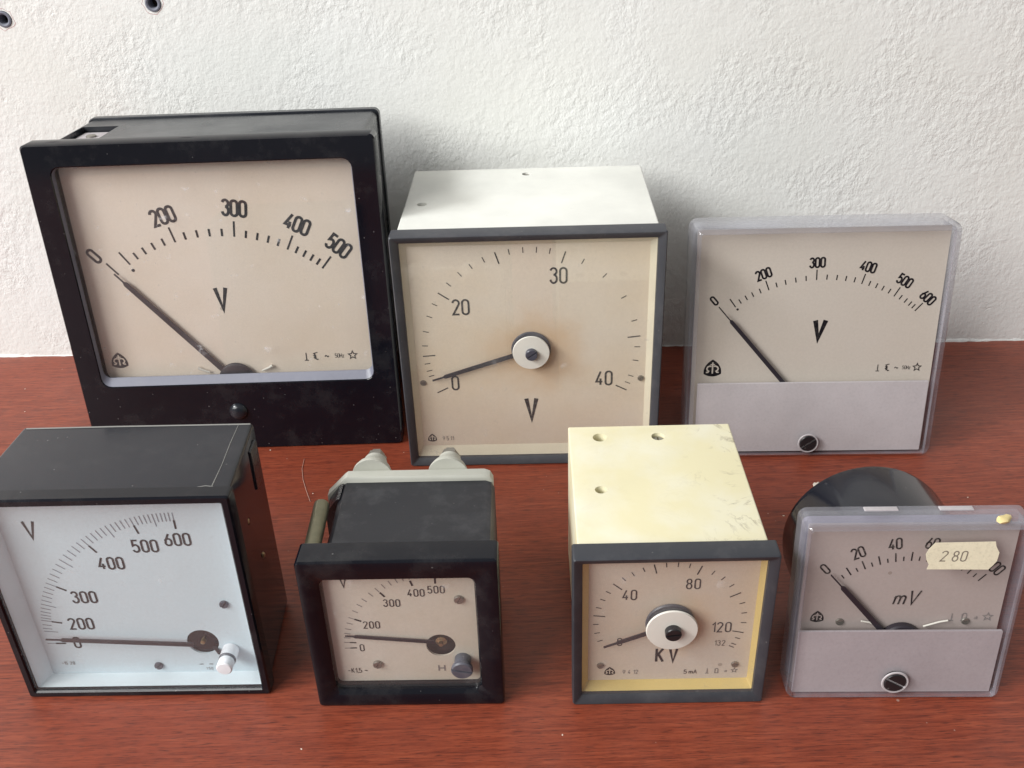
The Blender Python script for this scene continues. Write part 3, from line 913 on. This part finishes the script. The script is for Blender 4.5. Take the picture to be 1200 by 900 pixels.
# ------------------------------------------------------------------ 4: black 600 V meter, pale blue dial
def meter_six_hundred():
    t = thing('voltmeter', 'black boxed voltmeter, pale blue white quadrant dial reading 0 to 600 V', 'voltmeter', (-148.5, 272.2, 0), -1.7, 0.82)
    h = 48.5
    case = finish(loft([rrect(-44.5, 44.5, 2.5, 94.5, .5, 10.2), rrect(-44.5, 44.5, 2.5, 94.5, .5, 6.6), rrect(-47.5, 47.0, 1.0, 95.6, 1.2, 6.6), rrect(-47.5, 44.5, 1.0, 94.8, 1.6, 51.2), rrect(-46.8, 43.8, 1.5, 94.1, 1.2, 52)]), 'case', 'black_lacquer', t)
    cut(case, [lathe(21, 70, [(1.5, 42), (1.5, 52)], 16, axis='x'), lathe(30, 46, [(1.4, 42), (1.4, 52)], 16, axis='x')])
    for y_, z_ in ((21, 70), (30, 46)):
        finish(lathe(y_, z_, [(1.35, 43.5), (1.35, 45.6), (.8, 46.3)], 16, axis='x'), 'side_screw', 'brass', case)
    finish(rbox(44.2, 45.9, 72, 90, 38, 47, .6, .3), 'side_latch', 'black_case', case)
    finish(tube([(-45.5, 50.6, 94.85), (-10, 50.7, 94.95), (20, 50.6, 94.9), (43.6, 50.7, 94.8)], 0.32, 6), 'worn_rear_edge', 'worn_edge', case)
    finish(tube([(40.3, 8.5, 95.55), (40.2, 22, 95.4), (39.4, 36, 95.15), (39.0, 50, 94.85)], 0.17, 6, taper=[1.3, .8, 1, .7]), 'worn_side_edge', 'worn_edge', case)
    finish(tube([(40.8, 8.2, 95.5), (38, 8.8, 95.5), (35, 8.0, 95.55)], 0.2, 6), 'chipped_corner', 'worn_edge', case)
    ring_bezel(-h, h, 0, 97, 1.0, [(.8, 6.6, 1), (0, 6.3, 1.2), (0, .8, 1.2), (.6, 0, 1.0), (2.6, 0, .8), (3.2, .7, .6), (3.3, 6.4, .6), (2.9, 6.6, .6)], 1, t, 'black_bakelite')
    pane(-46.0, 46.0, 2.6, 94.4, 1.0, t)
    d = dial_plate(-44.2, 44.2, 2.8, 94.2, 9, 'dial_blue_white', t)
    finish(loft([rrect(-45.1, 45.1, 3.4, 93.6, .5, 2.3), rrect(-41.6, 42.2, 3.9, 90.5, .8, 8.92), rrect(-41.6, 42.2, 3.9, 90.5, .8, 8.97), rrect(-45.1, 45.1, 3.4, 93.6, .5, 8.96)], closed=True), 'dial_surround', 'pale_surround', t)
    piv = (22.5, 20.0)
    cut(d, [lathe(*piv, [(6.3, 7), (6.3, 12)], 32)])
    y = 8.9
    ang = {0: -89.5, 100: -83.4, 200: -78.1, 300: -59.6, 400: -34.0, 500: -13.8, 600: 0.8}
    rin = {0: 54.6, 100: 56.4, 200: 54.5, 300: 54.8, 400: 55.5, 500: 56.1, 600: 56.4}
    bold, fine = [], []
    for v in (0, 200, 300, 400, 500, 600):
        bold.append((ang[v], rin[v], rin[v] + 4.0, .75))
    fine.append((ang[100], 56.5, 62, .4))
    fine.append((ang[0], 58, 62, .35))
    def angle(v):
        lo = int(v // 100) * 100
        hi = min(lo + 100, 600)
        if hi == lo:
            return ang[lo]
        # smooth, slowing towards both ends like a moving iron scale
        a0, a1 = ang[lo], ang[hi]
        f = (v - lo) / 100
        pa = ang.get(lo - 100, a0 - (a1 - a0) * .6)
        na = ang.get(hi + 100, a1 + (a1 - a0) * .8)
        if lo == 200:
            pa = -76.0 - 6
        m0, m1 = (a1 - pa) / 2, (na - a0) / 2
        return (2*f**3 - 3*f*f + 1) * a0 + (f**3 - 2*f*f + f) * m0 + (-2*f**3 + 3*f*f) * a1 + (f**3 - f*f) * m1
    for v in range(200, 601, 10):
        a = angle(v)
        base = 58.6 + 1.4 * (a + 80) / 80
        fine.append((a, base - (1.9 if v % 50 == 0 else 0), base + 3.9, .42))
    for a in (-80.2, -82.0):
        fine.append((a, 58.6, 62.2, .4))
    scale_marks('scale_marks', bold, y, 'ink_black', d, piv)
    scale_marks('fine_scale_marks', fine, y + .02, 'ink_grey_blue', d, piv)
    for s, x, z in (('600', 22.8, 71.5), ('500', 10.1, 68.7), ('400', -4.5, 60.8), ('300', -18.9, 44.3), ('200', -23.5, 30.7), ('0', -27.6, 20.8)):
        letters('numeral', s, x, z, 5.4, y, 'ink_black', d, 0, 0.15, 0.62, xs=1.05)
    letters('unit_letter', 'V', -30.6, 77.2, 7.8, y, 'ink_black', d, 0, 0.14, xs=1.05)
    letters('spec_symbol', '--', 21.6, 8.2, 3.2, y, 'ink_soft', d, 0, 0.11, 0.95, xs=1.3)
    letters('spec_symbol', '~15 20', -34.0, 9.7, 1.5, y, 'ink_faint', d, 0, 0.14, 0.8)
    letters('spec_symbol', '1 50', 22.5, 5.6, 1.3, y, 'ink_faint', d, 0, 0.14, 0.8)
    for x, z in ((34.5, 39.8), (2.4, 7.8)):
        slotted_screw('dial_screw', x, z, 1.75, 8.0, 9.0, 'screw_grey', d, 50)
    mv = finish(lathe(*piv, [(8, 16), (8, 14.5), (0.1, 14.4)], 24), 'movement', 'dark_lining', t)
    finish(lathe(*piv, [(2.6, 14), (2.6, 11.2), (1.0, 10.6), (0.9, 8.6), (.3, 8.4)], 24), 'pivot_bearing', 'brass', mv)
    finish(rbox(21.0, 27.0, 15.5, 18.2, 10.5, 11.5, .8, .2), 'spring_bracket', 'brass', mv)
    pointer((20, 21.6), (-37.6, 25.5), (-32.0, 25.5), 0.42, 1.6, 6.0, t)
    k = finish(lathe(33.0, 16.0, [(2.6, 9), (3.3, 8.8), (3.3, 3.4), (2.8, 3.2), (2.8, 2.5), (3.1, 2.3), (3.1, -1.4), (2.7, -1.8), (.2, -1.9)], 32), 'zero_adjuster', 'nylon_white', t)
    finish(lathe(33.0, 16.0, [(3.34, 3.7), (3.36, 3.5), (3.36, 3.1), (3.2, 2.9)], 32), 'adjuster_ring', 'screw_grey', k)
    finish(tube([(26.5, 9.2, 17.5), (28.5, 7.6, 15.5), (30.6, 8.4, 13.6)], 0.75, 8), 'adjuster_fork', 'pointer_black', t)
    return t

# ------------------------------------------------------------------ 5: small black 500 V meter
def meter_five_hundred():
    t = thing('voltmeter', 'small thick framed black voltmeter with grey rear flange, dial reading 0 to 500 V', 'voltmeter', (-43.54, 262.49, 0), -1.78, 0.51)
    h = 36.2
    # case outline with the upper left corner stepped back for the clamp
    def outline(x0, x1, z0, z1, c, y):
        return [(x1 - 2, y, z0), (x1, y, z0 + 2), (x1, y, z1 - 3.5), (x1 - 1.2, y, z1 - 1), (x1 - 3.5, y, z1), (x0 + c, y, z1), (x0 + c - 1.2, y, z1 - .9), (x0, y, z1 - c), (x0, y, z0 + 2), (x0 + 2, y, z0)]
    case = finish(loft([outline(-28.6, 34, 1.5, 66.5, 2.4, 11.4), outline(-29.2, 33.2, 1.5, 66.2, 2.4, 56.5)]), 'case', 'black_dusty_case', t)
    fl = finish(loft([outline(-34.8, 32.0, .8, 67.8, 9, 56.6), outline(-35.5, 32.6, .6, 68.6, 9, 57.2), outline(-35.5, 32.6, .6, 68.6, 9, 61.4), outline(-34.9, 32.0, 1, 68.0, 9, 62)]), 'rear_flange', 'grey_moulding', t)
    for x in (-17.2, 14.0):
        kn = finish(lathe(x, 65.2, [(8.3, 62), (8.2, 63.6), (7.3, 66), (5.9, 68.6), (5.0, 71), (4.8, 72.5)], 32), 'terminal_boss', 'grey_moulding', fl)
        finish(lathe(x, 65.4, [(4.4, 72.3), (4.4, 75.4), (3.2, 75.6), (3.1, 78.0), (2.4, 78.6)], 6), 'terminal_nut', 'steel_dull', kn)
    finish(tube([(-33.0, 13.0, 66.4), (-33.0, 13.4, 66.4), (-34.2, 41.6, 66.4), (-34.2, 42.2, 66.4)], 3.1, 24, taper=[.85, 1, 1, .85]), 'clamp_sleeve', 'steel_olive', t)
    finish(loft([[(-28.0, y_, 1.6), (-28.0, y_, 66.0), (-29.4, y_, 65.6), (-34.4, y_, 59.0), (-34.6, y_, 1.6)] for y_ in (46.0, 56.4)]), 'rear_lug', 'black_case', t)
    finish(rbox(-36.2, -28.4, 58, 68.2, 11.7, 14, .8, .3), 'clamp_bracket', 'steel_dull', t)
    ring_bezel(-h, h, 0, 72.4, 1.4, [(1.0, 11.6, 1.2), (0, 11.2, 1.6), (0, 1.0, 1.6), (.35, .3, 1.5), (1.1, 0, 1.4), ((3.2, 4.4, 4.6, 3.2), .3, 2), ((6.6, 8.4, 8.8, 6.4), 1.3, 3), ((7.4, 9.0, 9.4, 7.2), 2.1, 2.8), ((7.6, 9.2, 9.6, 7.4), 4, 2.6), ((7.6, 9.2, 9.6, 7.4), 11, 2.6), (6.5, 11.6, 2)], 1, t, 'black_bakelite')
    pane(-29.4, 27.6, 6.7, 63.8, 3.2, t, 'pane_clear', 1.4, 2.6)
    d = dial_plate(-29, 27.2, 7.6, 63.4, 6, 'dial_ivory', t)
    piv = (12.6, 26.0)
    cut(d, [lathe(*piv, [(5.6, 4), (5.6, 9)], 32)])
    y = 5.9
    bold = [(-91.1, 32.2, 34.7, .6), (-86.3, 32.2, 34.6, .6), (-65.9, 31.8, 34.5, .75), (-37.3, 31.4, 34.1, .75), (-15.6, 31.2, 33.8, .75), (0.1, 31.0, 33.6, .75)]
    fine = [(a, 34.4, 36.8, .35) for a in (-91.1, -86.3, -82.6, -79.0, -75.2, -70.4, -65.9, -59.9, -54.1, -48.8, -42.7, -37.3, -32.4, -27.7, -23.4, -19.4, -15.6, -12.2, -9.0, -6.0, -3.0, 0.1)]
    scale_marks('scale_marks', bold, y, 'ink_black', d, piv)
    scale_marks('fine_scale_marks', fine, y + .02, 'ink_faint', d, piv)
    for s, x, z in (('200', -12.8, 37.1), ('300', -4.2, 47.9), ('400', 5.2, 52.7), ('500', 12.7, 54.1), ('0', -17.6, 25.4)):
        letters('numeral', s, x, z, 3.3, y, 'ink_soft', d, 0, 0.135, 0.66, xs=1.05)
    letters('unit_letter', 'V', -21.0, 59.0, 6.0, y, 'ink_soft', d, 0, 0.12)
    letters('spec_symbol', 'H', 12.2, 14.1, 3.0, y, 'ink_faint', d, 0, 0.2, xs=1.8)
    letters('spec_symbol', '-K1,5 ~', -20.6, 13.4, 2.3, y, 'ink_soft', d, 0, 0.13, 0.6)
    for x, z in ((20.8, 49.5), (-12.4, 16.9)):
        slotted_screw('dial_screw', x, z, 1.8, 4.8, 6.0, 'steel_dull', d, 60)
    mv = finish(lathe(*piv, [(7, 11.2), (7, 10.2), (.1, 10.1)], 24), 'movement', 'dark_lining', t)
    finish(lathe(*piv, [(2.2, 10), (2.2, 8.0), (.9, 7.4), (.8, 6.1), (.2, 6.0)], 24), 'pivot_bearing', 'brass', mv)
    pointer((10.5, 28.9), (-23.1, 32.6), (-20.0, 32.4), 0.35, 1.2, 4.9, t)
    slotted_screw('zero_adjuster', 20.6, 18.8, 4.1, -0.6, 6.0, 'screw_grey', t, -12, prof=[(3.2, 6), (3.2, 1.4), (4.1, 1.2), (4.2, 0.0), (3.7, -0.6)])
    return t

# ------------------------------------------------------------------ 6: small ivory kilovolt meter
def meter_kilovolt():
    t = thing('kilovoltmeter', 'small kilovoltmeter with stained ivory yellow box body and dark slate frame', 'kilovoltmeter', (55.25, 258.9, 0), -1.5, 0.3)
    h = 36.4
    body = finish(rbox(-34.3, 34.3, 1.0, 70.6, 9, 88.5, 0.7, 0.25), 'case', 'ivory_enamel', t)
    holes = [(-21.3, 80, 3.0), (3.1, 79.8, 2.8), (-23.4, 43.5, 2.4)]
    cut(body, [lathe(x, y_, [(r, 62), (r, 72)], 20, axis='z') for x, y_, r in holes])
    o = finish(lathe(3.1, 79.8, [(2.6, 62.5), (2.6, 68.6), (2.2, 69.2)], 20, axis='z'), 'case_screw_or_dark_disc', 'steel_dull', body)
    cut(o, [rbox(2.75, 3.45, 68.2, 72, 76, 84, .05, .02)])
    finish(lathe(-23.4, 43.5, [(2.3, 62.2), (2.3, 65.0), (1.6, 65.4)], 20, axis='z'), 'case_screw_or_dark_disc', 'steel_olive', body)  # dark disc put at the bottom for the shade inside the hole
    finish(lathe(-20.6, 80, [(2.7, 62.5), (2.7, 66.0), (2.0, 66.5)], 20, axis='z'), 'case_screw_or_dark_disc', 'steel_dull', body)
    ring_bezel(-h, h, 0, 72.9, .8, [(.9, 9, 1), (0, 8.7, 1), (0, .8, 1), (.4, 0, .9), (.8, 0, .8), (3.6, 2.0, .5), (3.8, 8, .5), (3, 9, .5)], 1, t, 'slate_frame')
    pane(-33.4, 33.4, 3.1, 69.9, 2.2, t)
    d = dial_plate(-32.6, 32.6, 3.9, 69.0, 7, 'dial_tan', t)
    finish(loft([rrect(-32.7, 32.7, 3.7, 69.2, .4, 3.5), rrect(-30.2, 31.4, 6.0, 66.6, .4, 6.93), rrect(-30.2, 31.4, 6.0, 66.6, .4, 6.98), rrect(-32.7, 32.7, 3.7, 69.2, .4, 6.97)], closed=True), 'dial_surround', 'gold_surround', t)
    y = 6.9
    piv = (0.12, 36.34)
    maj = [-118.6, -82.9, -48.5, -14.0, 21.2, 61.7, 102.9]
    mnr = [-109.9, -101.1, -91.8, -74.5, -65.8, -57.2, -39.8, -31.5, -22.5, -5.2, 3.6, 12.4, 31.8, 41.5, 51.7, 72.1, 82.5, 92.7, 109.5, 116.2, 119.4]
    scale_marks('scale_marks', [(a, 24.3, 28.7, .5) for a in maj[1:]] + [(a, 26.5, 28.6, .4) for a in mnr], y, 'ink_soft', d, piv)
    for s, x, z, hh in (('40', -15.2, 49.8, 4.6), ('80', 7.8, 54.6, 4.6), ('120', 19.5, 32.9, 4.7), ('132', 19.5, 24.8, 2.6), ('0', -18.3, 26.2, 3.8)):
        letters('numeral', s, x, z, hh, y, 'ink_soft', d, 0, 0.12 if hh > 3 else .10, 0.66)
    letters('unit_letters', 'K', -3.0, 18.9, 6.8, y, 'ink_black', d, 0, 0.14, xs=0.9)
    letters('unit_letters', 'V', 2.3, 18.7, 6.8, y, 'ink_black', d, 0, 0.15, xs=0.8)
    maker_mark(-21.8, 10.8, 4.0, y, 'ink_soft', 'dial_tan', d)
    letters('serial_number', '9412', -13.8, 10.2, 2.0, y, 'ink_faint', d, 0, 0.12, 1.0)
    letters('spec_symbol', '5mA', 9.3, 9.8, 2.0, y, 'ink_soft', d, 0, 0.16, 0.8, xs=1.25)
    for s, x, hh in (('_', 15.8, 2.6), ('n', 19.4, 2.4), ('=', 22.9, 1.7), ('*', 26.2, 2.4)):
        letters('spec_symbol', s, x, 10.1, hh, y, 'ink_faint', d, 0, 0.14)
    for x, z in ((-25.4, 14.1), (26.1, 13.6)):
        slotted_screw('dial_screw', x, z, 1.4, 6.2, 7.0, 'steel_dull', d, 30)
    pointer(piv, (-24.5, 25.9), (-19.9, 28.0), 0.6, 1.5, 4.6, t)
    finish(lathe(*piv, [(2, 6.9), (9.0, 6.7), (9.2, 6.1), (8.8, 5.6)], 40), 'pointer_hub', 'screw_grey', t)
    finish(lathe(0.2, 37.2, [(4, 2.3), (9.2, 2.15), (9.6, 1.7), (9.3, 1.1), (4, 0.9)], 40), 'hub_disc', 'nylon_grey', t)
    slotted_screw('zero_adjuster', 0.4, 37.4, 3.0, -1.6, 1.6, 'screw_black', t, 8)
    return t

meter_large()
meter_forty()
meter_acrylic_large()
meter_six_hundred()
meter_five_hundred()
meter_kilovolt()
meter_millivolt()

# ------------------------------------------------------------------ crumbs, scratch
def crumb(name, x, y, z, s, flat, material, label, group=None, seed=0):
    rnd = random.Random(seed)
    bm = bmesh.new()
    bmesh.ops.create_icosphere(bm, subdivisions=2, radius=s)
    for v in bm.verts:
        k = 1 + rnd.uniform(-.28, .28)
        v.co = Vector((v.co.x * 1.5 * k, v.co.y * k, v.co.z * flat * k))
    zmin = min(v.co.z for v in bm.verts)
    for v in bm.verts:
        v.co.z -= zmin
    o = finish(bm, name, material, None, 50)
    o.location = (x * MM, y * MM, z * MM)
    o.rotation_euler = (0, 0, rnd.uniform(0, 3))
    return tag(o, label, 'crumb', group)

o = crumb('crumb', 170.3, 265.2, 78.9, 1.9, 0.5, 'crumb_yellow', 'yellow crumb lying on top of the acrylic cover above the price sticker', seed=3)
o.rotation_euler = (0, 0, 0.5)
crumb('crumb', 151.5, 392.4, 0, 1.7, 0.4, 'crumb_white', 'pale chip on the table beside the round black barrel', seed=5)
small = 'tiny pale crumb on the red brown table'
rs = random.Random(11)
SPOT = [(222, 379), (-133.8, 443), (129, 370), (-104, 402), (-83.5, 244), (14, 246), (200, 396), (166, 398), (-300, 520), (-289, 493), (-60, 436)]
for i, (x, y) in enumerate(SPOT):
    crumb('crumb', x, y, 0, rs.uniform(0.16, 0.32), 0.45, 'crumb_white', small, 'tiny crumbs on the table', seed=20 + i)
scratch = finish(tube([(-113.5, 433, .25), (-113.2, 424, .3), (-111.0, 414, .25), (-107.6, 404, .3), (-104.2, 395, .25)], 0.12, 6), 'scratch', 'scratch_tan')  # thin raised tube that stands for a pale scratch
tag(scratch, 'curved pale scratch on the table behind the grey clamp sleeve', 'scratch')
